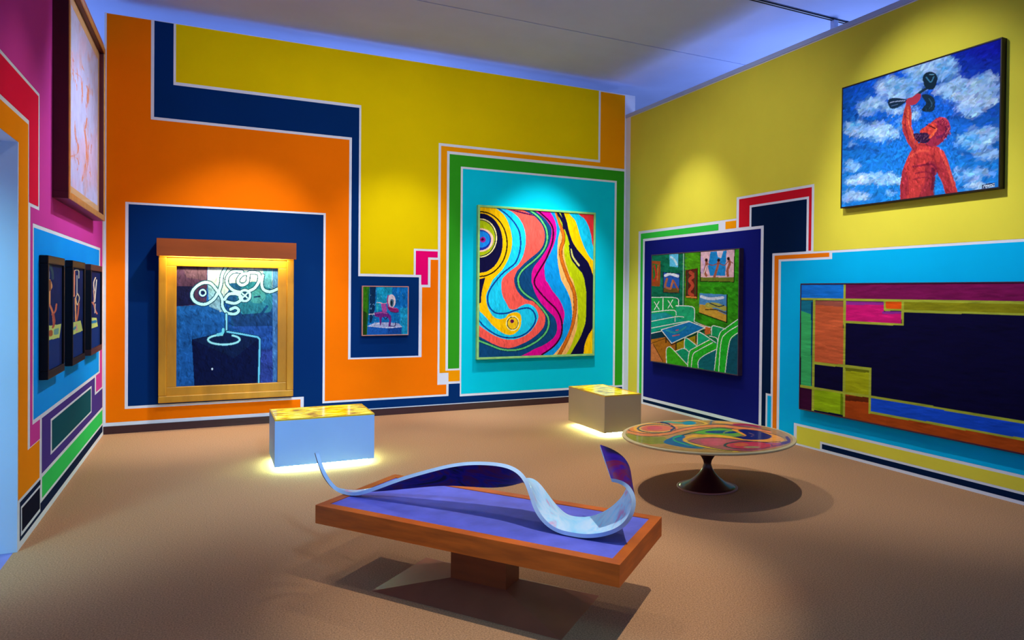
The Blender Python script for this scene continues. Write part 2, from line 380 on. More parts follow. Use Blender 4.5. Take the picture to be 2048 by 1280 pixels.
# ---------------------------------------------------------------- swirl painting
def art_swirl():
    a = Art([(160, 115), (1835, 228), (1820, 2305), (158, 2345)], 300, 350, (0, 1205))
    a.fill('E03038')
    a.left('1560,100 1620,225 1700,290 1760,400 1800,540 1830,700 1950,900 1950,1300|1950,1300', '10C4F0')
    a.left('1440,100 1480,220 1560,310 1600,420 1640,560 1700,720 1770,850 1840,930 1990,1100|1990,1300', 'F6C400')
    a.left('1370,100 1400,215 1440,330 1470,470 1520,620 1590,740 1680,850 1760,950 1810,1080 1840,1200|1850,300 1850,600 1815,740 1760,830 1720,930 1700,1020 1690,1160', '0A0838')
    a.left('1330,100 1350,215 1390,330 1410,450 1450,560 1480,680 1485,800 1530,930 1600,1020 1660,1090 1700,1200|1710,60 1730,200 1730,400 1720,620 1690,730 1640,860 1560,1000 1470,1160', 'B4C608')
    a.stroke('1500,750 1530,860 1620,990', 26, 'C8C870'); a.stroke('1480,690 1510,880 1610,1020 1680,1100', 22, '0A0838')
    a.stroke('1300,200 1380,330 1400,430', 40, '0A0838')
    a.left('1250,100 1310,260 1370,400 1400,520 1410,640 1400,760 1410,880 1440,1000 1490,1150|1530,0 1570,150 1600,300 1605,500 1595,700 1560,830 1500,1000 1400,1160', 'F6B868')
    l = '1250,150 1265,200 1310,330 1360,440 1390,540 1385,640 1355,720 1350,830 1380,960 1430,1100 1470,1205|1500,60 1545,170 1565,300 1565,430 1540,620 1500,750 1430,930 1320,1140'
    a.stroke(l, 52, '6A3008'); a.stroke(l, 38, 'D06A14')
    a.left('1240,100 1260,200 1310,360 1335,460 1310,600 1300,800 1310,960 1340,1120 1360,1205|1380,40 1440,150 1490,270 1515,400 1520,560 1490,720 1430,860 1340,1010 1200,1160', '0896E6')
    a.left('1120,100 1200,200 1260,310 1285,420 1280,560 1240,700 1180,830 1130,930 1110,1010 1115,1120 1130,1205|1160,40 1230,160 1330,290 1390,420 1410,520 1390,650 1380,760 1340,880 1250,990 1150,1070 1000,1160', 'D60490')
    a.stroke('1000,150 1060,210 1180,330 1235,450 1230,620 1190,750 1130,900 1040,1050 985,1150 965,1205|975,80 1060,200 1160,310 1280,430 1350,560 1375,700 1350,850 1250,990 1080,1110', 24, '380028')
    a.left('900,100 990,185 1100,270 1180,370 1215,450 1205,570 1170,690 1110,800 1040,900 970,990 930,1080 920,1205|940,80 970,180 1040,310 1120,410 1210,500 1270,570 1300,680 1290,790 1230,880 1100,970 960,1030 870,1080 700,1160', '0A4478')
    a.left('700,100 830,180 930,230 1010,300 1080,400 1110,500 1110,600 1080,700 1010,790 900,880 790,980 710,1070 675,1150 665,1205|680,80 720,170 790,250 860,295 930,310 990,340 1050,410 1110,490 1125,600 1100,700 1020,800 900,890 780,950 650,1000 520,1000 380,950 250,880 100,800', 'F05A50')
    a.poly('560,150 700,165 900,215 960,250 800,215', '4A1048')
    g = '880,150 920,180 1020,260 1100,370 1140,470 1150,590 1120,710 1050,820 950,920 850,1000 770,1080 730,1160 725,1205|740,90 790,170 870,240 960,300 1050,390 1120,480 1170,570 1175,680 1130,790 1030,890 920,960 780,1020 620,1040 470,1020 320,960 100,870'
    a.stroke(g, 44, '062848'); a.stroke(g, 24, '58C070')
    a.left('450,100 560,150 650,200 740,290 800,400 830,520 835,640 815,770 780,880 720,980 620,1060 540,1130 490,1200|480,100 500,230 560,350 610,430 700,430 760,390 850,355 940,380 1000,450 1025,550 990,650 920,750 820,830 680,880 560,880 430,840 300,770 100,620', '18C8F0')
    a.stroke('380,100 440,140 560,230 660,340 730,460 755,580 755,720 730,840 680,950 600,1020 500,1100 420,1190|330,110 285,220 285,330 330,430 420,490 560,490 680,450 800,420 890,420 960,480 985,580 950,680 860,780 740,840 600,855 460,830 330,760 220,670 130,560', 22, '0C3A94')
    a.left('350,100 410,145 480,200 550,290 600,420 630,560 630,700 600,830 550,950 490,1050 400,1150 350,1205|300,120 260,220 270,350 310,460 370,540 450,575 540,560 580,510 660,480 740,490 775,560 765,680 720,760 640,810 540,800 440,740 340,650 240,530 100,400', 'F6C000')
    a.stroke('100,450|160,450 240,560 340,680', 10, '30A8D0')
    y = 1205+640
    a.ell(648, y, 98, 112, 'F6F0A0'); a.ell(648, y, 84, 96, '181008'); a.ell(650, y, 74, 86, 'F0C418'); a.ell(640, y-30, 28, 28, '601048')
    a.ell(165, 665, 405, 492, '201808', ring=20); a.ell(170, 650, 326, 442, '0A0838')
    a.ell(165, 575, 246, 290, 'F4E8A0'); a.ell(165, 575, 232, 276, '0E1830'); a.ell(165, 575, 218, 262, 'A4B80C')
    a.ell(165, 605, 196, 176, 'F0C8B0'); a.ell(165, 605, 160, 154, '182C9C'); a.ell(180, 595, 128, 122, '1484E4'); a.ell(205, 600, 42, 42, '9C1090'); a.ell(200, 598, 20, 20, '400828')
    a.poly('150,1190 245,1165 235,1205|215,80 190,200 185,330 150,350', '0A0838')
    a.brush(.12, 26, 60, 3); a.dabs(3000, 7, 1.6, .14, 3, 1.4, keep=True)
    return a
u0, u1 = 4.075, 5.815
rt = thing('painting', 'tall swirl painting of flowing colour bands in a pale green frame on the turquoise field', 'painting', *wall_spot('B', (u0+u1)/2, .655))
w = u1-u0; h = 2.685-.655
gfr = mat('green_gilt_frame', '8CC878', .4, .15, 12)
bars(rt, 'frame_bar', w, h, .028, -.062, 0, gfr, .004)
canvas(art_swirl(), -w/2+.03, w/2-.03, .03, h-.03, -.05, rt)
boxes('backing', [(-w/2+.025, w/2-.025, -.04, -.002, .025, h-.025)], mat('backing_board', '5A4A38', .8), rt)

# ---------------------------------------------------------------- green living-room painting
def art_room():
    a = Art([(98, 148), (905, 88), (905, 1232), (98, 1108)], 260, 300)
    a.fill('0E7A40')
    a.poly('90,100 395,100 395,700 90,700', '0C6A4C'); a.poly('395,80 920,60 920,900 395,700', '2E8E12')
    a.poly('395,80 550,80 540,640 395,700', '4C9A10', .8)
    a.brush(.5, 60, 30, 5); a.dabs(900, 8, 2, .35, 2, .4)
    a.stroke('393,110 393,600', 9, '88B8A8'); a.stroke('402,110 402,600', 6, '0A3A30')
    a.poly('90,195 178,200 175,430 90,425', '9A4A1C'); a.poly('105,220 165,230 160,370 110,360', '2E7030'); a.stroke('120,240 140,320 120,380', 16, 'B83020'); a.stroke('155,240 150,370', 12, 'C86030')
    a.poly('260,130 345,130 345,255 262,245', '58BCE4'); a.stroke('275,160 310,190 330,230', 18, 'B8E0F0'); a.stroke('345,130 345,257', 6, '103038')
    a.poly('205,300 358,312 355,490 207,484', '2458B4'); a.poly('207,440 355,445 355,490 207,484', '6A5420')
    a.stroke('225,330 270,315 340,335', 26, 'D8E4F0'); a.stroke('240,360 225,430 270,450', 20, 'A86848'); a.stroke('295,375 275,450', 18, 'B87048'); a.stroke('300,375 345,460', 14, '9C5838')
    a.stroke('205,300 358,312 355,490 207,484', 6, '142038', closed=True, sm=False)
    a.poly('412,280 522,262 522,545 415,530', '5A2418'); a.stroke('455,300 490,330 450,370 480,420 445,480 480,510', 30, 'B84830'); a.stroke('435,300 430,500', 10, '2A4A28'); a.stroke('500,300 505,500', 12, '3C4A20'); a.stroke('425,522 515,530', 14, 'D88838')
    a.stroke('522,262 522,545', 6, '100C10')
    a.poly('548,110 865,85 862,388 550,380', 'D6B0BC'); a.poly('640,115 790,100 780,330 640,330 620,250', '1A84CC'); a.poly('700,110 760,105 740,170 710,160', 'D8C8D8')
    a.stroke('560,170 590,240 560,300', 26, 'C8A8D0'); a.poly('550,345 862,345 862,385 550,380', '6C7A24')
    for p in ('603,190 605,230 590,290 605,330', '718,190 710,240 690,310 680,340', '808,175 820,220 800,280 805,330'): a.stroke(p, 22, '9C5840')
    for x, y in ((603, 188), (718, 188), (808, 175)): a.ell(x, y, 13, 16, '281010')
    a.stroke('605,215 660,235 715,215', 8, '8A4A38'); a.stroke('720,215 770,235 810,200 850,215', 8, '8A4A38'); a.stroke('605,240 580,320', 9, 'E0D0D0')
    a.stroke('548,110 550,382 862,388 865,85', 7, '182010', sm=False)
    a.poly('545,490 800,502 800,757 540,668', '4A8AC4'); a.poly('545,590 610,600 800,690 800,757 540,668', 'C8A038'); a.stroke('560,520 640,540 760,530', 26, 'C8D8E8'); a.stroke('620,600 700,600 780,630', 46, 'A8A848'); a.stroke('600,640 700,640 790,670', 10, '504018'); a.stroke('640,580 720,610 770,600', 10, '283848')
    a.stroke('800,502 800,757 540,668', 9, '102010', sm=False)
    # sofa
    a.poly('90,530 320,532 350,580 345,660 90,665', '1CA84C'); a.poly('90,665 250,640 400,690 320,740 90,750', '18B060'); a.poly('90,680 230,665 310,705 100,740', '1C98A0')
    a.poly('325,605 470,612 500,650 497,750 420,750 330,690', '20B078'); a.poly('90,750 330,710 440,745 190,820 90,860', '12A888'); a.poly('90,860 190,830 240,890 90,915', '0A3848')
    wl_ = 'E8F4F0'
    for p in ('90,530 320,532 350,580 345,610', '205,535 205,655', '90,665 300,645 330,690', '90,750 330,705 400,708', '325,605 470,612 500,650 497,750', '320,700 320,750', '90,812 330,765 450,745', '90,860 190,838'): a.stroke(p, 7, wl_)
    for x, y in ((148, 605), (275, 590)): a.stroke([(x-24, y-34), (x+22, y+34)], 7, wl_, sm=False); a.stroke([(x+20, y-38), (x-22, y+36)], 7, wl_, sm=False)
    # floor, coffee table
    a.poly('90,915 240,890 400,980 440,1150 90,1110', 'A86C18'); a.poly('90,915 120,960 210,1115 90,1110', 'C07840')
    a.poly('330,940 530,870 530,960 400,1020 330,1020', 'A08C10'); a.stroke('120,960 210,1115', 5, '201808'); a.stroke('100,950 240,900', 5, '402808')
    a.poly('500,750 650,800 650,860 600,870 590,800', 'C86A30'); a.stroke('500,750 590,790 650,800', 6, wl_, sm=False)
    a.poly('190,825 455,748 600,805 290,948', '1478BC'); a.stroke('240,830 330,850 420,800', 16, '2A98A8'); a.stroke('300,880 360,870', 10, 'C06068'); a.stroke('330,830 350,825', 10, 'B84850')
    a.stroke('190,825 455,748 600,805 290,948', 7, wl_, closed=True, sm=False); a.stroke('200,850 290,962 600,825', 9, '181820', sm=False)
    for x, y0, y1 in ((237, 905, 940), (332, 950, 1005), (515, 880, 935)): a.stroke([(x, y0), (x, y1)], 12, '403010', sm=False)
    # armchairs
    a.poly('245,1130 240,1010 265,980 300,1000 440,1145 440,1165', '3CB41C'); a.poly('410,920 430,900 525,970 455,1020 410,990', '14B478'); a.poly('330,1020 400,995 450,1025 435,1140', '10A070')
    a.poly('530,860 560,850 720,950 700,980 640,920 530,960', '14B080'); a.poly('660,795 690,785 800,815 740,850 720,890 660,870', '14A868')
    a.poly('440,1165 455,1030 500,990 640,915 715,960 690,1190', '28BE28'); a.poly('540,1170 540,1110 590,1060 705,1000 690,1200', '0C6C78')
    a.poly('690,1200 715,960 740,850 800,800 910,720 910,1240', '20BC2C'); a.poly('790,1210 815,1000 840,910 910,850 910,1240', '0C5468')
    for p in ('245,1130 240,1010 265,980 300,1000 435,1140', '440,1165 455,1030 500,990 640,915', '475,1165 490,1050 540,1010 670,940', '540,1170 540,1110 590,1060 705,1000', '410,990 410,920 430,900 525,970', '330,1020 405,993 450,1025', '530,960 530,860 560,850 700,940', '660,870 660,800 690,788 790,815', '690,1190 715,960 740,850 800,800 910,722', '730,1200 750,930 800,850 910,780', '790,1210 815,1000 840,900 910,845', '640,880 710,900 715,950'): a.stroke(p, 7, wl_)
    a.brush(.22, 26, 18, 8); a.dabs(1400, 4, 1.3, .22, 5, keep=True)
    return a
u0, u1 = .83, 2.70
w = u1-u0; h = 2.072-.622
rt = thing('painting', 'painting of a green living room with sofas and pictures on the indigo panel', 'painting', *wall_spot('R', (u0+u1)/2, .622))
bars(rt, 'frame_bar', w, h, .012, -.062, 0, mat('dark_bronze_frame', '4A3A50', .4, .2, 10, metal=.3), .002)
canvas(art_room(), -w/2+.012, w/2-.012, .012, h-.012, -.058, rt)
boxes('backing', [(-w/2+.01, w/2-.01, -.05, -.002, .01, h-.01)], mat('backing_board', '5A4A38', .8), rt)

# ---------------------------------------------------------------- man with raised arm
def art_man():
    a = Art([(86, 398), (1138, 60), (1136, 1050), (86, 1184)], 330, 260)
    t = np.clip((a.Y-150)/900, 0, 1)[..., None]; s_ = np.clip((a.X-500)/500, 0, 1)[..., None]
    a.c = (np.array(lin('0840C4'))*(1-s_)+np.array(lin('0C18A4'))*s_)*(1-t)+np.array(lin('1878CC'))*t
    n1 = a.noise(110, 80, 4, 4); n2 = a.noise(34, 26, 9, 3)
    d = np.zeros(a.X.shape)
    for x, y, rx, ry, k in ((470, 390, 170, 95, 1), (600, 300, 150, 90, .9), (760, 260, 110, 120, 1), (830, 400, 130, 110, .85), (1030, 400, 110, 130, 1), (950, 520, 110, 80, .8), (280, 510, 150, 85, .75), (430, 520, 120, 60, .7), (170, 650, 110, 60, .9), (330, 680, 170, 70, 1), (480, 640, 80, 70, .7), (560, 590, 60, 70, .6), (960, 740, 150, 90, 1), (1070, 690, 70, 70, .8), (1050, 830, 110, 50, .9), (870, 800, 90, 60, .6), (150, 910, 80, 60, .8), (200, 1000, 120, 50, .8), (370, 990, 140, 50, .95), (930, 960, 170, 60, .8), (180, 1110, 130, 50, .7), (420, 1090, 90, 40, .5), (150, 770, 120, 40, .5), (1010, 1040, 120, 40, .5)):
        d = np.maximum(d, k*np.exp(-((a.X-x)/rx)**2-((a.Y-y)/ry)**2))
    m = np.clip((d+.55*(n1-.5)+.25*(n2-.5)-.36)*4, 0, 1)
    lit = np.clip((n2*.6+n1*.6-.3)*1.5, 0, 1)[..., None]
    cl = np.array(lin('3090D8'))*(1-lit)+np.array(lin('BCDCFF'))*lit
    a.c = a.c*(1-m[..., None])+cl*m[..., None]
    for p in ('110,800 220,790 330,820', '860,820 960,830 1080,800', '180,590 260,620 330,610', '780,595 860,580 960,590'): a.stroke(p, 26, '103C84', .55)
    a.dabs(4200, 6, 2.0, .32, 5, -.3, None, .9)
    # paddles
    a.stroke('655,385 600,420 545,470', 17, '1A3248'); a.ell(665, 328, 50, 47, '10283A'); a.poly('625,355 645,395 690,395 705,345', '10283A', sm=True); a.stroke('640,320 670,350 690,315', 8, '3A78A0'); a.stroke('660,300 690,300', 5, '68A8C8')
    a.poly('385,490 400,462 450,458 515,470 500,487 440,525 402,525', '142C44', sm=True); a.stroke('400,490 440,480 500,475', 6, '8AA0C8'); a.stroke('410,510 450,500', 5, '5878A8')
    a.poly('610,440 650,432 690,455 702,500 690,540 650,550 612,540 625,515 640,490', '142C40', sm=True); a.stroke('660,460 680,500 660,530', 5, '305878')
    # man
    sk = 'AE3434'
    a.poly('478,1145 474,1040 488,940 525,845 565,775 610,752 680,768 730,785 765,815 792,875 818,955 842,1025 862,1090 780,1100 755,1020 720,950 697,1030 700,1125', sk)
    a.poly('560,810 520,755 487,680 480,620 492,545 508,488 535,498 545,560 545,640 565,700 600,770', 'B03A34')
    a.poly('506,494 515,462 548,450 580,428 606,436 596,470 570,498 540,506', 'A83448', sm=True)
    a.poly('640,760 700,690 668,640 700,600 745,583 790,608 804,660 782,712 730,768 680,780', '8C2440', sm=True)
    a.poly('600,680 650,640 690,615 715,640 690,690 640,720', 'C03C34', sm=True)
    a.poly('556,700 600,690 650,690 672,720 650,756 590,750', '2C1438', sm=True)
    a.stroke('645,635 680,648 708,662', 7, '180810'); a.stroke('672,720 700,680 712,665', 14, 'D85838'); a.stroke('720,720 770,700 790,650', 22, '5C1C48', .8); a.stroke('700,610 750,590 785,610', 12, 'C84050', .8)
    a.poly('640,900 700,880 730,940 700,1000 702,1125 600,1130 640,1020', '5A1430', .55, True); a.poly('478,1145 474,1040 488,940 505,900 520,1000 520,1140', '7A1C34', .6); a.poly('740,850 770,880 850,1090 780,1100 755,1020 720,950', '7C1E34', .5); a.poly('500,640 520,720 590,790 560,810 520,755 487,680', '701A34', .5)
    a.stroke('600,770 660,775 700,800 690,870', 10, '80202C', .7); a.stroke('560,915 620,905 690,900 715,930', 14, '6A1430', .85); a.stroke('575,960 640,950 700,960', 9, '741830', .8); a.stroke('560,1000 640,985 690,1000', 8, '741830', .7); a.stroke('690,930 700,990 690,1060', 22, '501030', .8)
    a.stroke('520,520 525,620 560,720', 9, 'D86848', .8); a.stroke('500,640 530,740', 7, '6A1430', .8); a.stroke('740,810 790,920 830,1040', 16, 'D04C44', .8); a.stroke('500,1000 500,1120', 14, '9A2A38', .8); a.stroke('540,850 600,810 660,810', 16, 'D05040', .7)
    a.stroke('560,800 590,860 570,930', 16, '8A2430', .6); a.stroke('640,830 690,850 720,900', 14, '8A2430', .6); a.stroke('500,560 505,640', 8, '7A1C30', .7); a.stroke('520,980 530,1100', 14, '7E2034', .6); a.stroke('620,1040 640,1110', 18, '8C2836', .6)
    a.dabs(500, 3, 1., .3, 6, 1.2, (.33, .3, .78, 1.), .8); a.dabs(2200, 4, 1.2, .3, 6, 1.2, (.33, .3, .78, 1.), .8, True)
    rg = np.random.RandomState(4)
    for i in range(70):
        t, q = rg.uniform(-1.2, 1.4), rg.uniform(.55, 1.05); x, y = 735+68*q*math.cos(t), 675+88*q*math.sin(t)*-1
        a.stroke([(x, y), (x+rg.uniform(-9, 9), y+rg.uniform(4, 14))], 3.2, ('C85058', '60142C', '2C0C28')[i % 3], .8, sm=False)
    for i in range(40):
        x, y = rg.uniform(565, 660), rg.uniform(698, 748); a.stroke([(x, y), (x-7, y+10)], 3, ('6A4468', '180A20')[i % 2], .8, sm=False)
    # signature plate
    a.poly('1024,1036 1108,1020 1110,1045 1026,1064', '081040')
    for p in ('1032,1058 1036,1040 1043,1042', '1043,1042 1052,1040 1046,1050 1053,1058', '1057,1055 1058,1036 1065,1046 1072,1034 1074,1053', '1080,1034 1090,1032 1091,1049 1081,1051 1080,1034', '1096,1030 1107,1028', '1098,1039 1108,1037', '1097,1049 1109,1046'): a.stroke(p, 4.2, 'C8E0F4', sm=False)
    return a
u0, u1 = 4.192, 5.78
w = u1-u0; h = 3.517-2.373
rt = thing('painting', 'painting of a bare-chested bearded man raising paddles against a cloudy blue sky', 'painting', *wall_spot('R', (u0+u1)/2, 2.373))
bars(rt, 'frame_bar', w, h, .012, -.062, 0, mat('black_frame', '140C14', .4, .1, 10), .002)
canvas(art_man(), -w/2+.012, w/2-.012, .012, h-.012, -.058, rt)
boxes('backing', [(-w/2+.01, w/2-.01, -.05, -.002, .01, h-.01)], mat('backing_board', '5A4A38', .8), rt)

# ---------------------------------------------------------------- wide colour-block painting
def art_blocks():
    a = Art([(192.4, 203), (1540.1, 194.2), (1525, 1076), (184.6, 802.1)], 420, 240)
    a.fill('070530')
    L = 'A0AC34'; R = 1600
    def ex(x0, y0, x1, y1): return y1+(R-x1)*(y1-y0)/(x1-x0)
    a.poly('180,195 400,195 400,275 180,270', '1270D2'); a.poly([(400, 190), (R, 180), (R, ex(405, 270, 1252, 283)), (400, 272)], '74124E')
    a.poly('190,280 250,280 246,700 190,695', '38B064'); a.poly('190,280 250,280 250,350 190,330', '0C6890', .9); a.stroke('243,290 243,690', 8, '083060')
    a.poly('255,280 393,285 393,592 252,580', 'C85E36'); a.poly('255,280 393,285 393,312 255,300', '8A5048', .8)
    a.poly('400,285 588,287 588,335 672,335 672,392 400,382', 'CC1672'); a.poly('400,285 588,287 588,302 400,300', '7A3098', .8); a.stroke('585,338 668,340', 12, '7A3098', .8)
    a.poly('595,285 672,286 672,322 595,320', 'E2540E')
    a.poly([(680, 287), (R, ex(683, 287, 1252, 296)), (R, ex(683, 330, 1252, 347)), (680, 328)], '848414')
    a.poly('400,605 522,615 520,745 400,735', 'A2AA12'); a.stroke('405,612 515,622', 18, '3A4010', .7)
    a.poly('185,695 250,705 250,830 185,800', '34082E'); a.poly('250,705 396,725 396,835 250,810', '92BA10'); a.stroke('385,730 385,830', 12, '4A6808', .7)
    a.poly([(400, 735), (520, 748), (520, 825), (R, ex(520, 825, 1252, 955)), (R, ex(400, 838, 1252, 1010)+40), (400, 880)], 'A44412')
    a.poly([(400, 740), (520, 750), (520, 775), (400, 765)], '40180C', .8)
    a.poly([(525, 752), (R, ex(525, 752, 1252, 870)), (R, ex(525, 818, 1252, 950)), (525, 818)], '124AC8')
    ln = lambda pts, w=11: a.stroke(pts, w, L, sm=False)
    ln([(190, 272), (393, 275), (R, ex(405, 279, 1252, 292))], 12); ln([(400, 200), (396, 840)], 11); ln([(253, 275), (247, 820)], 11)
    ln([(250, 583), (396, 598), (522, 612)], 13); ln([(185, 694), (396, 728), (520, 746), (R, ex(520, 746, 1252, 870))], 12); ln([(522, 610), (518, 825)], 11)
    ln([(518, 822), (R, ex(518, 822, 1252, 953))], 11); ln([(400, 383), (678, 397), (678, 285)], 11); ln([(592, 285), (592, 324), (676, 326)], 11)
    ln([(680, 330), (R, ex(683, 331, 1252, 348))], 12)
    a.brush(.18, 70, 16, 21); a.dabs(2500, 14, 1.6, .12, 7, 0., None, .2, True)
    return a
u0, u1 = 3.672, 6.40
w = u1-u0; h = 1.664-.387
rt = thing('painting', 'wide colour-block painting with lime lines around a dark field, low on the right wall', 'painting', *wall_spot('R', (u0+u1)/2, .387))
bars(rt, 'frame_bar', w, h, .012, -.062, 0, mat('plum_frame', '3A1030', .4, .1, 10), .002)
canvas(art_blocks(), -w/2+.012, w/2-.012, .012, h-.012, -.058, rt)
boxes('backing', [(-w/2+.01, w/2-.01, -.05, -.002, .01, h-.01)], mat('backing_board', '5A4A38', .8), rt)

# ---------------------------------------------------------------- small creature painting
def art_creature():
    a = Art([(165, 130), (1030, 150), (1025, 1085), (165, 1090)], 150, 160)
    a.fill('0C74BC'); a.poly('430,120 730,130 700,600 420,600', '18A0CC'); a.poly('730,130 1040,140 1040,700 760,640', '0A70C4'); a.poly('880,560 1040,560 1040,1090 880,1090', '1898C8')
    a.brush(.5, 60, 80, 2)
    a.poly('150,120 290,120 270,600 240,1100 150,1100', '347C10'); a.poly('150,600 240,650 240,1100 150,1100', '1E4410'); a.stroke('260,180 270,500 240,900', 24, '10603C')
    a.poly('290,120 410,120 390,600 330,850 290,850', '0A2E58'); 
    rg = np.random.RandomState(3)
    for i in range(26): x, y = rg.uniform(300, 520), rg.uniform(150, 880); a.stroke([(x, y), (x+rg.uniform(-14, 14), y+rg.uniform(10, 34))], 9, '7CC4E8', .8, sm=False)
    for i in range(16): x, y = rg.uniform(800, 1000), rg.uniform(200, 900); a.stroke([(x, y), (x+8, y+18)], 8, '60C0E8', .7, sm=False)
    a.poly('255,912 400,850 640,845 860,872 915,935 640,955', 'A8B4DC'); a.poly('255,918 640,957 915,938 910,1080 255,1078', '1A5CB8'); a.poly('640,957 915,938 910,1080 640,1080', '14489C')
    a.stroke('255,915 640,955 915,938', 9, 'E0E8F8'); a.stroke('420,880 480,860', 16, 'E8E8F4')
    a.stroke('435,470 440,620', 40, '28B0B8', .8); a.stroke('430,450 500,455 560,475 640,460', 14, 'F0C8D8')
    a.poly('510,470 635,470 620,655 540,655', 'A84C9C'); a.stroke('620,480 640,600', 30, '2878C8')
    a.poly('375,650 540,630 640,655 705,715 712,800 695,930 655,930 672,800 640,745 560,735 525,760 515,905 492,900 480,745 390,722', '702484'); a.stroke('420,665 540,650 630,675', 18, 'B058A8')
    a.stroke('280,680 385,678', 16, 'F0E8F0'); a.stroke('560,740 600,780 640,740', 14, '281048')
    a.ell(712, 425, 82, 135, 'E4D4DC'); a.stroke('650,310 635,420 660,520', 22, 'B03888'); a.ell(722, 460, 38, 80, '48708C'); a.ell(716, 465, 17, 55, '08202C')
    a.poly('640,505 700,555 800,560 852,600 838,652 740,645 655,590', '8C1E68', sm=True); a.stroke('650,520 720,555 800,565', 16, 'D060A0'); a.stroke('690,630 800,655 850,640', 12, '401048')
    a.stroke('690,920 780,920 795,850', 16, '281050'); a.dabs(1400, 4, 1.1, .3, 3, 1.5, None, .5, True); a.c *= .8
    return a
u0, u1 = 2.622, 3.186
w = u1-u0; h = 1.606-.994
rt = thing('painting', 'small square painting of a purple creature on a pedestal, on the navy panel', 'painting', *wall_spot('B', (u0+u1)/2, .994))
bars(rt, 'frame_bar', w, h, .011, -.045, 0, mat('rose_frame', 'B88078', .4, .15, 12), .002)
canvas(art_creature(), -w/2+.012, w/2-.012, .012, h-.012, -.040, rt)
boxes('backing', [(-w/2+.01, w/2-.01, -.034, -.002, .01, h-.01)], mat('backing_board', '5A4A38', .8), rt)

# ---------------------------------------------------------------- hooded gold-framed painting
def art_loops():
    a = Art([(188, 270), (910, 286), (908, 1094), (186, 1122)], 260, 290)
    a.fill('1A5CB4'); a.poly('180,560 540,540 560,740 300,790 320,1130 180,1130', '1E66BC')
    a.poly('560,700 920,690 920,1130 780,1130 775,780', '2458B4'); a.poly('780,860 880,860 880,1100 780,1100', '3848A8', .7)
    a.brush(.4, 60, 24, 6)
    a.poly('180,260 408,270 405,420 400,545 180,560', '4C3458'); a.poly('180,420 300,420 330,545 180,560', '141848'); a.poly('230,280 405,285 400,380 260,360', '604860', .8)
    a.poly('408,270 920,275 920,480 860,440 560,440 500,600 430,520 408,400', 'C4E4F4'); a.poly('410,400 500,420 520,600 420,560', '88C0E4')
    a.poly('560,400 865,380 870,690 580,700 560,560', '1C5894'); a.ell(745, 520, 130, 130, '2C88A8'); a.ell(760, 490, 60, 50, '50B0B8', .7); a.stroke('700,620 760,640 830,560', 18, '103C80', .8); a.stroke('740,495 780,490', 10, '103868')
    a.poly('575,620 865,600 868,695 600,700', '1A4484', .9)
    a.poly('868,300 910,300 908,1094 872,1094', '4C88D0'); a.poly('800,300 865,300 865,440 810,420', '58A8D0')
    a.poly('298,790 520,740 778,780 782,1120 318,1120', '081648'); a.poly('298,788 520,740 778,778 600,918', '0E2454')
    a.brush(.2, 20, 40, 7); a.dabs(2600, 7, 1.6, .3, 8, 1.2, None, .9, True); a.c *= .62
    lc = '9CDCE8'; dk = '0C3458'
    S = ['480,455 430,400 370,398 312,440 298,490 330,532 390,545 450,512 485,460', '490,455 505,400 512,340 545,280', '650,318 590,318 550,355 548,405 590,448 640,462', '700,330 650,340 622,385 650,412 690,392 697,335', '705,325 770,332 772,385 742,432 705,452',
         '530,512 560,475 620,475 652,505 605,538 545,528', '800,345 792,400 805,442 852,458 912,436', '488,462 512,508 515,560 545,602 600,612 630,590 608,568 572,580']
    for p in S: a.stroke(p, 32, dk)
    a.ell(672, 485, 52, 52, dk)
    for p in S: a.stroke(p, 19, lc)
    a.ell(672, 485, 46, 46, lc, ring=16); a.stroke('655,470 690,500', 10, lc); a.stroke('690,468 655,502', 10, lc)
    a.ell(375, 465, 34, 34, '0A1C58'); a.ell(375, 465, 26, 26, lc, ring=10); a.ell(378, 465, 7, 7, '081030')
    a.stroke('542,612 542,735', 24, dk); a.stroke('542,612 544,735', 12, '78C8E8')
    e = [(525+112*math.cos(t), 790+34*math.sin(t)) for t in np.linspace(-1.0, 4.6, 20)]
    a.stroke(e, 24, dk); a.stroke(e, 13, '8CDCE8'); a.stroke('520,718 515,745 480,755', 18, '60C8E0')
    a.stroke('548,735 640,750 760,772 780,785 772,1120', 22, dk, sm=False); a.stroke('548,735 640,750 765,773 780,790 772,1120', 12, '60C0E4', sm=False)
    a.ell(443, 993, 6, 8, 'C8E0F0')
    return a
u0, u1 = .50, 1.845
w = u1-u0; z0 = .312; h = 1.90-z0
rt = thing('hooded_painting', 'painting of looping white lines in a wide gold frame with a lit wooden hood', 'painting', *wall_spot('B', (u0+u1)/2, z0))
gold = mat('gold_wood', 'B8801A', .35, .22, 7, metal=.25, spec=.5, stretch=(1, 1, .25), bump=.08)
wood = mat('hood_walnut', '8C4418', .4, .2, 5, stretch=(.3, 1, 1))
bars(rt, 'frame_bar', w, h+.06, .075, -.115, 0, gold, .008)
bars(rt, 'inner_frame_bar', w, h+.06, .095, -.095, -.002, gold, .006, inset=.072)
canvas(art_loops(), -.51, .51, .155, h-.09, -.062, rt)
boxes('backing', [(-.53, .53, -.055, -.002, .13, h-.07)], mat('backing_board', '5A4A38', .8), rt)
hd = boxes('hood', [(-w/2-.01, w/2+.01, -.26, -.24, h-.005, h+.18), (-w/2-.01, -w/2+.01, -.24, 0, h-.005, h+.18), (w/2-.01, w/2+.01, -.24, 0, h-.005, h+.18), (-w/2+.01, w/2-.01, -.24, 0, h+.16, h+.18)], wood, rt)
tube = boxes('lamp_tube', [(-.58, .58, -.225, -.205, h+.03, h+.05)], mat('lamp_glow', 'FFE890', .5, .02, emit=True, estr=6), hd)
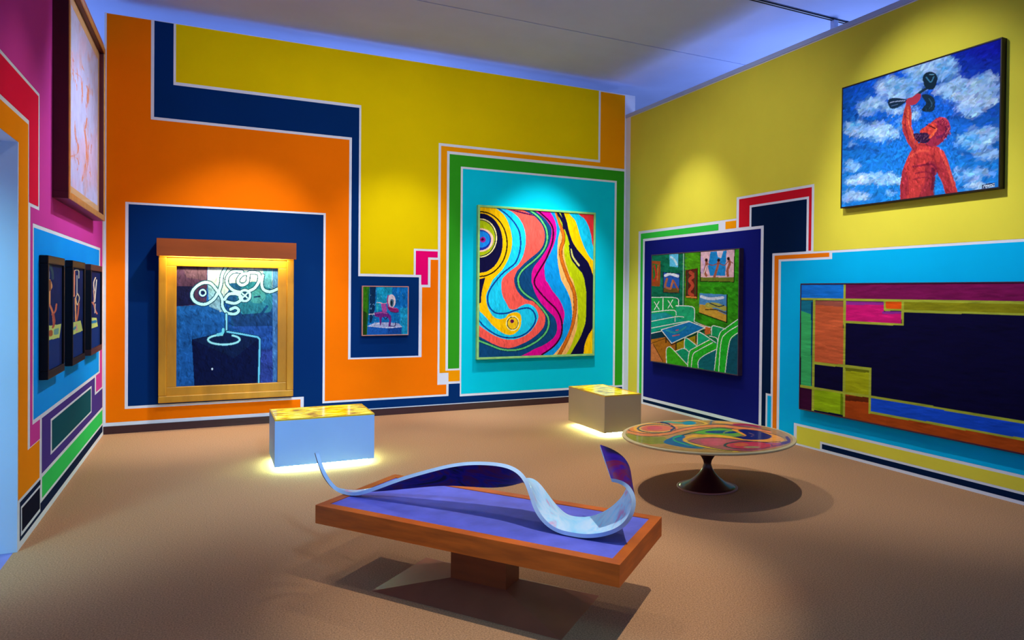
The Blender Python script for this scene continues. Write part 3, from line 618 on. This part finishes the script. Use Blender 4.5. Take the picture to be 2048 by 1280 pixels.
pl = bpy.data.lights.new('picture_light', 'AREA'); pl.shape = 'RECTANGLE'; pl.size = 1.16; pl.size_y = .03; pl.energy = 12; pl.color = (1, .88, .45)
plo = bpy.data.objects.new('picture_light', pl); COL.objects.link(plo); plo.parent = hd
plo.location = (0, -.2, h+.025); plo.rotation_euler = (math.radians(25), 0, 0)

# ---------------------------------------------------------------- three narrow pictures on the left wall
def art_fig(k):
    q = [[(120, 178), (268, 205), (268, 1120), (120, 1165)], [(343, 222), (450, 240), (450, 1005), (343, 1032)], [(512, 235), (602, 242), (602, 915), (512, 950)]][k]
    a = Art(q, 70, 200); a.fill('04205C'); a.brush(.3, 20, 80, k+3)
    if k == 0:
        a.poly('110,880 245,880 245,1180 110,1180', '0A3078'); a.poly('135,750 262,748 244,872 125,882', 'B8CC78'); a.poly('190,790 240,780 235,840 190,840', '3888A0', .8)
        for p, w_, c in (('125,210 140,280 128,400', 18, '8898B0'), ('150,190 175,260 180,320', 22, '28485C'), ('150,335 168,390 150,440 150,560', 16, 'D09868'), ('150,345 150,420', 26, '805038'), ('150,560 180,640 190,760', 18, 'C87858'), ('215,560 205,620 175,650', 16, 'C06850'), ('130,480 132,700', 14, '5888A0'), ('185,650 195,720 180,770', 20, 'A85048'), ('160,810 160,830', 40, 'A05838')): a.stroke(p, w_, c)
    elif k == 1:
        a.poly('335,825 445,800 445,1040 335,1040', '0A3078'); a.poly('340,715 430,705 450,800 335,825', 'B8CC78')
        for p, w_, c in (('372,255 370,480', 12, 'D88868'), ('380,250 410,255 412,320', 8, 'C8C8B0'), ('395,300 395,460', 10, 'B0B8C0'), ('400,460 418,500 400,560 385,500 400,460', 8, 'D8C8A0'), ('350,540 355,680', 16, 'C07858'), ('380,500 385,700', 12, 'E0A070'), ('412,550 405,640 392,700', 14, 'B86850'), ('390,740 395,790', 14, 'D09898'), ('370,770 380,760', 22, '4890A8')): a.stroke(p, w_, c)
    else:
        a.poly('505,765 590,755 590,960 505,960', '0A3078'); a.poly('510,660 570,668 582,745 508,765', 'B8CC78'); a.stroke('520,705 560,700', 26, '2878B0')
        for p, w_, c in (('560,300 545,350 550,420', 10, 'E0D0C0'), ('570,320 562,420 555,520', 9, 'D8D8D0'), ('545,420 550,500 540,540', 10, 'C8A090'), ('512,420 518,500 515,600', 14, 'C07868'), ('515,520 545,540 560,600 575,630', 12, 'C87860'), ('560,540 555,620', 8, 'B0B8B8')): a.stroke(p, w_, c)
    return a
tl = ['narrow dark-framed figure painting nearest the doorway on the left wall', 'middle narrow dark-framed figure painting of the three on the left wall', 'narrow dark-framed figure painting nearest the back corner, with brown frame ends']
for k, (u0, u1) in enumerate(((2.70, 3.32), (1.708, 2.35), (.598, 1.352))):
    w = u1-u0; h = 1.76-.94
    rt = thing('painting', tl[k], 'painting', *wall_spot('L', (u0+u1)/2, .94), group='three narrow figure paintings')
    fm = mat('ebony_frame', '06060F', .5, .2, 9, spec=.2)
    fe = fm if k < 2 else mat('brown_frame', '3A1C14', .35, .2, 9)
    t = .055
    boxes('frame_bar', [(-w/2, w/2, -.05, 0, 0, t)], fe, rt, .006); boxes('frame_bar', [(-w/2, w/2, -.05, 0, h-t, h)], fe, rt, .006)
    boxes('frame_bar', [(-w/2, -w/2+.03, -.05, 0, t, h-t)], fm, rt, .005); boxes('frame_bar', [(w/2-.03, w/2, -.05, 0, t, h-t)], fm, rt, .005)
    canvas(art_fig(k), -w/2+.028, w/2-.028, t-.002, h-t+.002, -.036, rt)
    boxes('backing', [(-w/2+.02, w/2-.02, -.03, -.002, .03, h-.03)], mat('backing_board', '5A4A38', .8), rt)

# ---------------------------------------------------------------- large deep-framed drawing, upper left wall
def art_drawing():
    a = Art([(139.1, -63.1), (210.7, 100.4), (209.7, 442.7), (138, 396.6)], 150, 260)
    a.fill('B4B8E8'); n = a.noise(18, 60, 5, 4); n2 = a.noise(7, 30, 8, 3)
    a._put(np.clip((n-.5)*3, 0, .55), 'D0A8C8'); a._put(np.clip((n2-.62)*5, 0, .5)*(a.X > 170), 'C88868')
    a._put(np.clip((a.Y-300)/60, 0, 1)*(a.X < 172)*(a.Y < 335)*.5, 'D88850')
    o1 = 'D07830'
    for p, w_ in (('140,106 151,115 159,132 173,144 175,155 177,175 176,205', 2.4), ('155,134 164,162 165,175', 2), ('143,150 150,146 148,165 143,172', 3), ('186,165 190,180 186,215', 3), ('161,258 162,284 168,306 164,323 150,330 141,336', 3.4), ('158,330 166,334 169,346 166,360', 2), ('182,268 185,294 186,329 182,357 176,384', 3), ('187,240 184,262', 3), ('197,300 195,320', 1.6), ('193,362 196,372', 2), ('143,62 149,74', 1.5), ('155,98 158,108', 1.5), ('176,120 182,132', 1.5), ('190,300 188,345 184,370', 1.5)): a.stroke(p, w_, o1, .85)
    a.brush(.12, 5, 30, 2); a.dabs(900, 9, 1.2, .12, 4, 1.4)
    return a
u0, u1 = .872, 2.875
w = u1-u0; z0 = 2.183; h = 3.812-z0
rt = thing('framed_drawing', 'large pale drawing with orange lines in a deep gilt-edged frame, high on the left wall', 'drawing', *wall_spot('L', (u0+u1)/2, z0))
mar = mat('maroon_frame_side', '4A1420', .35, .2, 5, stretch=(1, 1, .3))
gil = mat('gilt_lip', 'C89048', .35, .15, 8, metal=.3)
bars(rt, 'frame_bar', w, h, .05, -.092, 0, mar, .003)
bars(rt, 'gilt_lip', w, h, .05, -.1, -.0925, gil, .002)
canvas(art_drawing(), -w/2+.13, w/2-.13, .11, h-.11, -.055, rt, 'drawing_sheet', .6)
bars(rt, 'mat_board', w, h, .085, -.056, -.03, mat('tan_mat', 'C8A078', .8, .05), .001, inset=.048)
boxes('backing', [(-w/2+.04, w/2-.04, -.03, -.002, .04, h-.04)], mat('backing_board', '5A4A38', .8), rt)
gl = bpy.data.materials.new('glazing'); gl.use_nodes = True; nt = gl.node_tree
g1 = nt.nodes.new('ShaderNodeBsdfTransparent'); g2 = nt.nodes.new('ShaderNodeBsdfGlossy'); g2.inputs['Roughness'].default_value = .02
mx = nt.nodes.new('ShaderNodeMixShader'); mx.inputs[0].default_value = .05
nt.links.new(g1.outputs[0], mx.inputs[1]); nt.links.new(g2.outputs[0], mx.inputs[2])
nt.links.new(mx.outputs[0], nt.nodes['Material Output'].inputs[0])
boxes('glazing', [(-w/2+.048, w/2-.048, -.072, -.069, .048, h-.048)], gl, rt)
RA = [[-1.074, -0.135, 0.634], [-1.03, -0.135, 0.541], [-0.975, -0.135, 0.477], [-0.898, -0.135, 0.432], [-0.786, -0.135, 0.425], [-0.659, -0.135, 0.464], [-0.449, -0.135, 0.552], [-0.25, -0.135, 0.621], [-0.122, -0.135, 0.662], [0.002, -0.135, 0.689], [0.137, -0.135, 0.702], [0.24, -0.135, 0.697], [0.311, -0.135, 0.66], [0.349, -0.135, 0.586], [0.383, -0.135, 0.508], [0.453, -0.135, 0.448], [0.547, -0.135, 0.423], [0.639, -0.135, 0.426], [0.754, -0.135, 0.454], [0.84, -0.135, 0.501], [0.888, -0.135, 0.56], [0.904, -0.135, 0.617], [0.899, -0.135, 0.661], [0.87, -0.135, 0.701], [0.825, -0.135, 0.718], [0.781, -0.135, 0.719]]
RB = [[-1.106, -0.11, 0.62], [-1.062, -0.11, 0.526], [-1.008, -0.108, 0.464], [-0.934, -0.105, 0.42], [-0.84, -0.1, 0.417], [-0.731, -0.08, 0.444], [-0.637, -0.045, 0.453], [-0.448, -0.02, 0.489], [-0.311, 0, 0.512], [-0.195, 0.02, 0.523], [-0.068, 0.045, 0.526], [0.063, 0.06, 0.539], [0.164, 0.07, 0.571], [0.221, 0.075, 0.589], [0.272, 0.075, 0.565], [0.331, 0.075, 0.503], [0.404, 0.075, 0.443], [0.47, 0.075, 0.428], [0.567, 0.075, 0.44], [0.662, 0.075, 0.486], [0.733, 0.075, 0.547], [0.774, 0.075, 0.605], [0.789, 0.075, 0.678], [0.765, 0.075, 0.753], [0.698, 0.075, 0.798], [0.618, 0.075, 0.816]]
# ------------------------------------------------------------------ lit display plinths
def plinth(x0, x1, y0, y1, label, body_hex):
    cx, cy = (x0+x1)/2, (y0+y1)/2; a, b = (x1-x0)/2, (y1-y0)/2
    t = thing('display_plinth', label, 'plinth', (cx, cy, 0), group='low display plinths with glowing bases')
    bmw = mat('plinth_lacquer_'+body_hex, body_hex, .45, .04, 2)
    k = .012
    for s, box in enumerate(((-a, a, -b, -b+k, .05, .44), (-a, a, b-k, b, .05, .44), (-a, -a+k, -b+k, b-k, .05, .44), (a-k, a, -b+k, b-k, .05, .44))):
        boxes('side_panel', [box], bmw, t, .002)
    boxes('bottom_panel', [(-a+k, a-k, -b+k, b-k, .05, .062)], bmw, t)
    boxes('foot', [(-a+.1, a-.1, -b+.1, b-.1, 0, .05)], bmw, t)
    for (p, q, r, s) in ((-a+.05, a-.05, -b+.05, -b+.07), (-a+.05, a-.05, b-.07, b-.05), (-a+.05, -a+.07, -b+.07, b-.07), (a-.07, a-.05, -b+.07, b-.07)):
        boxes('glow_strip', [(p, q, r, s, .034, .049)], glow, t)
    boxes('rim', [(-a, a, -b, -b+k, .44, .452), (-a, a, b-k, b, .44, .452), (-a, -a+k, -b+k, b-k, .44, .452), (a-k, a, -b+k, b-k, .44, .452)], mat('amber_rim', 'E8C030', .3, .05), t)
    boxes('lit_top', [(-a+k, a-k, -b+k, b-k, .425, .449)], lit_top, t)
    return t
glow = mat('base_glow', 'D0FFC0', .5, .02, emit=True, estr=85)
lit_top = bpy.data.materials.new('amber_light_top'); lit_top.use_nodes = True
nt = lit_top.node_tree; b = nt.nodes['Principled BSDF']
tc = nt.nodes.new('ShaderNodeTexCoord'); mp = nt.nodes.new('ShaderNodeMapping'); mp.inputs['Scale'].default_value = (3.2, 9, 3)
n = nt.nodes.new('ShaderNodeTexNoise'); n.inputs['Scale'].default_value = 2.2; n.inputs['Detail'].default_value = 6
r = nt.nodes.new('ShaderNodeValToRGB')
r.color_ramp.elements[0].position = .36; r.color_ramp.elements[0].color = lin('8A4E08')+(1,)
r.color_ramp.elements[1].position = .52; r.color_ramp.elements[1].color = lin('F0D000')+(1,)
e = r.color_ramp.elements.new(.66); e.color = lin('FFF070')+(1,)
nt.links.new(tc.outputs['Object'], mp.inputs[0]); nt.links.new(mp.outputs[0], n.inputs[0]); nt.links.new(n.outputs['Fac'], r.inputs[0])
nt.links.new(r.outputs[0], b.inputs['Base Color']); nt.links.new(r.outputs[0], b.inputs['Emission Color'])
b.inputs['Emission Strength'].default_value = .75; b.inputs['Roughness'].default_value = .15; b.inputs['Coat Weight'].default_value = .5
plinth(1.472, 2.288, -2.56, -1.93, 'pale blue display plinth with glowing amber top, in front of the hooded painting', '98C4F4')
plinth(4.70, 5.155, -2.43, -1.545, 'greyish display plinth with glowing amber top, below the tall swirl painting', 'C0B490')

# ------------------------------------------------------------------ round table with swirl top
TX, TY, TR_, TH = 4.51, -4.51, .69, .42
def art_table():
    a = Art([(-755.3+150, 267.7-10), (1992.5+150, 26.2-10), (4297.9+150, 605.5-10), (1168.7+150, 985.6-10)], 300, 300, (1638, 0))
    a.fill('B88A4A'); a.poly('0,380 400,450 900,470 1050,600 600,620 0,520', '8A8A28'); a.poly('1500,90 2600,150 3300,330 3500,520 2900,400 2000,240', 'A88048')
    a.ell(640, 290, 545, 165, 'E07A40'); a.ell(640, 290, 500, 130, '14304C', ring=14)
    a.ell(690, 285, 430, 112, 'E8A83C'); a.ell(720, 290, 390, 96, '0E3050'); a.ell(735, 290, 360, 82, 'E0B050'); a.ell(740, 285, 330, 68, 'D86C4C'); a.ell(700, 280, 160, 42, 'CC4C5C')
    a.stroke('1050,240 1110,280 1040,325', 34, '102C68')
    a.stroke('200,245 420,165 640,128 900,165 1020,205', 32, '122C64'); a.stroke('250,215 500,140 800,110', 10, 'F0C070')
    a.stroke('900,140 1200,170 1320,170', 30, '40A088'); a.ell(1420, 175, 150, 38, '1A84A4'); a.stroke('1280,120 1480,115 1680,150 1790,185 1700,215 1400,228 1100,230', 26, 'E8B048'); a.stroke('1280,130 1560,140 1720,180 1560,205', 8, '182C3C')
    a.stroke('1860,200 1890,130 1990,120', 30, '1C6080'); a.stroke('1960,150 2200,170 2500,200', 30, 'E0A050'); a.stroke('1900,200 2300,215 2700,260', 22, '8A5A60'); a.stroke('2350,205 2650,215 2900,265', 40, 'A0284C')
    l = '150,360 400,415 700,420 1000,390 1300,310 1720,248 2100,235 2450,275 2800,310 3100,370'
    a.stroke(l, 48, 'E08048'); 
    for d_ in (-30, 30): a.stroke([(x, y+d_) for x, y in P(l)], 10, '14283C')
    a.poly('1080,490 1300,415 1700,320 2050,280 2380,315 2560,390 2400,460 2100,465 1800,425 1500,385 1250,440', '5CA234', sm=True); a.ell(2110, 362, 370, 32, '0C3474'); a.ell(2330, 385, 210, 62, '7A9040', ring=24)
    a.stroke('1080,490 1300,415 1700,320 2050,280 2380,315', 12, '0E3040'); a.stroke('1250,440 1500,392 1800,425 2100,465 2400,465 2700,400', 12, '0E3040')
    a.poly('2300,300 2800,330 3200,420 3380,520 3250,580 2900,590 2500,560 2300,500 2600,470', 'E89A34', sm=True)
    a.poly('2430,320 2800,335 3060,410 3130,460 3000,515 2700,525 2420,500 2300,470 2600,440', '121E64', sm=True); a.stroke('2650,380 2750,420 2700,455', 16, '6A5060')
    a.stroke('2300,300 2700,320 3100,390 3350,470', 10, '301838'); a.stroke('3440,480 3480,560 3300,610', 60, '5A2C6C'); a.stroke('2700,560 3000,575 3300,560', 12, '301838')
    a.poly('880,590 1060,465 1250,425 1330,470 1270,550 1500,630 1720,700 1400,700', '165E98', sm=True); a.stroke('1240,440 1090,490 1120,550 1400,630 1720,690', 24, '28B468'); a.stroke('1230,455 1120,500 1180,560 1500,650', 8, '0C3050')
    a.stroke('1300,520 1450,455 1800,440 2150,460 2500,530', 52, 'E4A428'); a.stroke('1300,540 1480,610 1800,690 2100,740 2400,765', 40, 'E4B428')
    a.poly('1400,540 1700,490 2100,480 2500,530 3000,590 3350,620 3200,680 2700,760 2200,740 1700,640', 'B05058', sm=True); a.poly('1650,540 1900,500 2150,510 2120,610 1900,650 1700,600', 'C84C64', sm=True)
    a.ell(2620, 640, 510, 88, '143848'); a.ell(2640, 642, 470, 74, 'C43848'); a.ell(2480, 625, 150, 36, 'C86038'); a.ell(2700, 680, 170, 22, '9A8A58')
    for p in ('1380,545 1650,490 2050,482 2500,535 3050,590', '1380,555 1700,650 2200,745 2700,760', '1500,650 2000,740 2300,770'): a.stroke(p, 11, '1C2838')
    a.stroke('3000,600 3300,600', 24, 'A04880'); a.stroke('3130,660 3350,620', 24, '783C6C')
    a.brush(.22, 90, 20, 4)
    return a
tb = thing('round_table', 'round pedestal table with a swirl-painted top on a dark trumpet foot', 'table', (TX, TY, 0))
ivory = mat('ivory_edge', 'C8B888', .4, .06, 6)
plum = mat('plum_lacquer', '3C0E18', .3, .1, 4, coat=.3)
bm = bmesh.new(); lathe(bm, [(.60, TH-.03), (TR_-.01, TH-.018), (TR_, TH-.009), (TR_-.002, TH-.002), (TR_-.006, TH)], n=96)
bm_obj('table_top', bm, ivory, tb, True)
A_ = art_table()
nr, na = 110, 300
rr = np.linspace(0.0005, TR_-.03, nr)[:, None]; th = np.linspace(0, 2*np.pi, na)[None, :]
gx = rr*np.cos(th); gy = rr*np.sin(th)
ui = (gx/TR_+1)/2*(A_.nx-1); vi = (1-gy/TR_)/2*(A_.ny-1)
i0 = np.clip(ui.astype(int), 0, A_.nx-2); j0 = np.clip(vi.astype(int), 0, A_.ny-2); fx = (ui-i0)[..., None]; fy = (vi-j0)[..., None]
cc = (A_.c[j0, i0]*(1-fx)+A_.c[j0, i0+1]*fx)*(1-fy)+(A_.c[j0+1, i0]*(1-fx)+A_.c[j0+1, i0+1]*fx)*fy
disc = grid_mesh('painted_top', np.stack([gx, gy, np.full(gx.shape, TH+.0012)], -1), cc, art_mat(.3, .2), tb)
disc.data.flip_normals()
bm = bmesh.new(); lathe(bm, [(.235, 0), (.235, .006), (.2, .022), (.15, .042), (.105, .075), (.07, .11), (.042, .15), (.030, .19), (.036, .22), (.055, .25), (.08, .275), (.13, .32), (.2, .36), (.28, TH-.029)], n=64)
bm_obj('pedestal', bm, plum, tb, True)
bm = bmesh.new(); lathe(bm, [(.225, 0), (.243, .002), (.243, .008), (.23, .011)], n=64)
bm_obj('foot_ring', bm, mat('foot_ring_rose', 'A87068', .4, .05), tb, True)

# ------------------------------------------------------------------ low bench-table
BX, BY, BH = 2.237, -5.682, .425
e1 = Vector((math.cos(math.radians(-55.09)), math.sin(math.radians(-55.09)), 0))
e2 = Vector((math.cos(math.radians(42.58)), math.sin(math.radians(42.58)), 0))
nn = Vector((-e1.y, e1.x, 0))
bt = thing('low_table', 'low wooden table with lavender inset top and pyramid pedestal base', 'table', (BX, BY, 0))
def quad(a, b, z): return [e1*(s*a)+e2*(t*b)+Vector((0, 0, z)) for s, t in ((-1, -1), (1, -1), (1, 1), (-1, 1))]
oak = mat('cherry_wood', 'C05C18', .42, .22, 4, stretch=(1.2, 1.2, 9), bump=.05, bscale=40)
LB, WB = 1.761/2, .695/2
f1, f2 = .052, .055
def bar(a0, b0, a1, b1, c0, d0, c1, d1, z0, z1, name):
    bm = bmesh.new()
    ring = lambda z: [e1*a+e2*b_+Vector((0, 0, z)) for a, b_ in ((a0, b0), (a1, b1), (c1, d1), (c0, d0))]
    prism(bm, ring(z0), ring(z1)); bm_obj(name, bm, oak, bt)
z0, z1 = BH-.095, BH
bar(-LB, -WB, LB, -WB, -LB+f1, -WB+f2, LB-f1, -WB+f2, z0, z1, 'frame_rail')
bar(-LB, WB, LB, WB, -LB+f1, WB-f2, LB-f1, WB-f2, z0, z1, 'frame_rail')
bar(-LB, -WB, -LB, WB, -LB+f1, -WB+f2, -LB+f1, WB-f2, z0, z1, 'frame_rail')
bar(LB, -WB, LB, WB, LB-f1, -WB+f2, LB-f1, WB-f2, z0, z1, 'frame_rail')
bm = bmesh.new(); prism(bm, quad(LB-f1, WB-f2, z0+.01), quad(LB-f1, WB-f2, BH-.004))
bm_obj('inset_top', bm, mat('lavender_felt', '6068D8', .6, .14, 9, bump=.1, bscale=50), bt)
bm = bmesh.new(); prism(bm, quad(.17, .075, .07), quad(.17, .075, z0))
bm_obj('column', bm, mat('column_wood', '8A4420', .4, .15, 4, stretch=(1, 1, 6)), bt)
base_m = mat('base_wood', '9A5438', .5, .12, 5)
bm = bmesh.new(); prism(bm, quad(.565, .255, 0), quad(.17, .075, .078))
bm_obj('pyramid_base', bm, base_m, bt)

# ------------------------------------------------------------------ twisted ribbon sculpture lying on the table
rs = thing('ribbon_sculpture', 'wavy bent ribbon sculpture, pale on top and violet underneath, lying on the low table', 'sculpture', (BX, BY, BH))
def spl(p, n=5):
    p = np.array(p, float); N = len(p); out = []
    for i in range(N-1):
        a, b, c, d = p[max(i-1, 0)], p[i], p[i+1], p[min(i+2, N-1)]
        for t in np.arange(n)/n:
            out.append(.5*((2*b)+(c-a)*t+(2*a-5*b+4*c-d)*t*t+(3*b-a-3*c+d)*t**3))
    out.append(p[-1]); return np.array(out)
def to3(p):
    e = np.array([e1.x, e1.y, 0]); m_ = np.array([nn.x, nn.y, 0])
    return p[:, :1]*e+p[:, 1:2]*m_+np.array([0, 0, 1])*(np.maximum(p[:, 2:3], BH+.0015)-BH)
ga, gb = to3(spl(RA)), to3(spl(RB))
# smooth the rails lightly
for _ in range(6):
    for g in (ga, gb): g[1:-1] = .25*g[:-2]+.5*g[1:-1]+.25*g[2:]
ga[:, 2] = np.maximum(ga[:, 2], .002); gb[:, 2] = np.maximum(gb[:, 2], .002)
K = 8; tt = np.linspace(0, 1, K)[None, :, None]
S0 = ga[:, None, :]*(1-tt)+gb[:, None, :]*tt
du = np.gradient(S0, axis=0); dv = np.gradient(S0, axis=1)
no = np.cross(du, dv); no /= np.linalg.norm(no, axis=2, keepdims=True)+1e-9
S1 = S0+no*.019
bm = bmesh.new()
N_ = S0.shape[0]
va = [[bm.verts.new(S0[i, j]) for j in range(K)] for i in range(N_)]
vb = [[bm.verts.new(S1[i, j]) for j in range(K)] for i in range(N_)]
for i in range(N_-1):
    for j in range(K-1):
        f = bm.faces.new((va[i][j], va[i][j+1], va[i+1][j+1], va[i+1][j])); f.material_index = 1
        f = bm.faces.new((vb[i][j], vb[i+1][j], vb[i+1][j+1], vb[i][j+1])); f.material_index = 0
    for j in (0, K-1):
        f = bm.faces.new((va[i][j], vb[i][j], vb[i+1][j], va[i+1][j])); f.material_index = 2
for i in (0, N_-1):
    for j in range(K-1):
        f = bm.faces.new((va[i][j], va[i][j+1], vb[i][j+1], vb[i][j])); f.material_index = 2
def marble(name, cols, scale, rough):
    m = bpy.data.materials.new(name); m.use_nodes = True; nt = m.node_tree; b = nt.nodes['Principled BSDF']
    tc = nt.nodes.new('ShaderNodeTexCoord'); n = nt.nodes.new('ShaderNodeTexNoise'); n.inputs['Scale'].default_value = scale
    n.inputs['Detail'].default_value = 3; n.inputs['Distortion'].default_value = 2.2
    r = nt.nodes.new('ShaderNodeValToRGB'); cr = r.color_ramp
    cr.elements[0].position = cols[0][0]; cr.elements[0].color = lin(cols[0][1])+(1,)
    cr.elements[1].position = cols[-1][0]; cr.elements[1].color = lin(cols[-1][1])+(1,)
    for p_, c_ in cols[1:-1]: x = cr.elements.new(p_); x.color = lin(c_)+(1,)
    nt.links.new(tc.outputs['Object'], n.inputs[0]); nt.links.new(n.outputs['Fac'], r.inputs[0]); nt.links.new(r.outputs[0], b.inputs['Base Color'])
    b.inputs['Roughness'].default_value = rough; b.inputs['Coat Weight'].default_value = 0; b.inputs['Specular IOR Level'].default_value = .08
    return m
rib = bm_obj('ribbon', bm, [marble('ribbon_top', [(.3, '84D4FF'), (.5, 'C8E4FF'), (.6, 'A8E0FF'), (.72, 'D898C8')], 3.5, .25),
                            marble('ribbon_violet', [(.35, '0C0428'), (.48, '240680'), (.58, '5A083C'), (.7, '1C0878')], 4.5, .4),
                            mat('ribbon_edge', 'B8D4F0', .4, .08, 10)], rs, True)
me = rib.data
mi = [p.material_index for p in me.polygons]
ek = {}
for p in me.polygons:
    for k in p.edge_keys: ek.setdefault(k, set()).add(p.material_index)
for ed in me.edges: ed.use_edge_sharp = len(ek[ed.key]) > 1
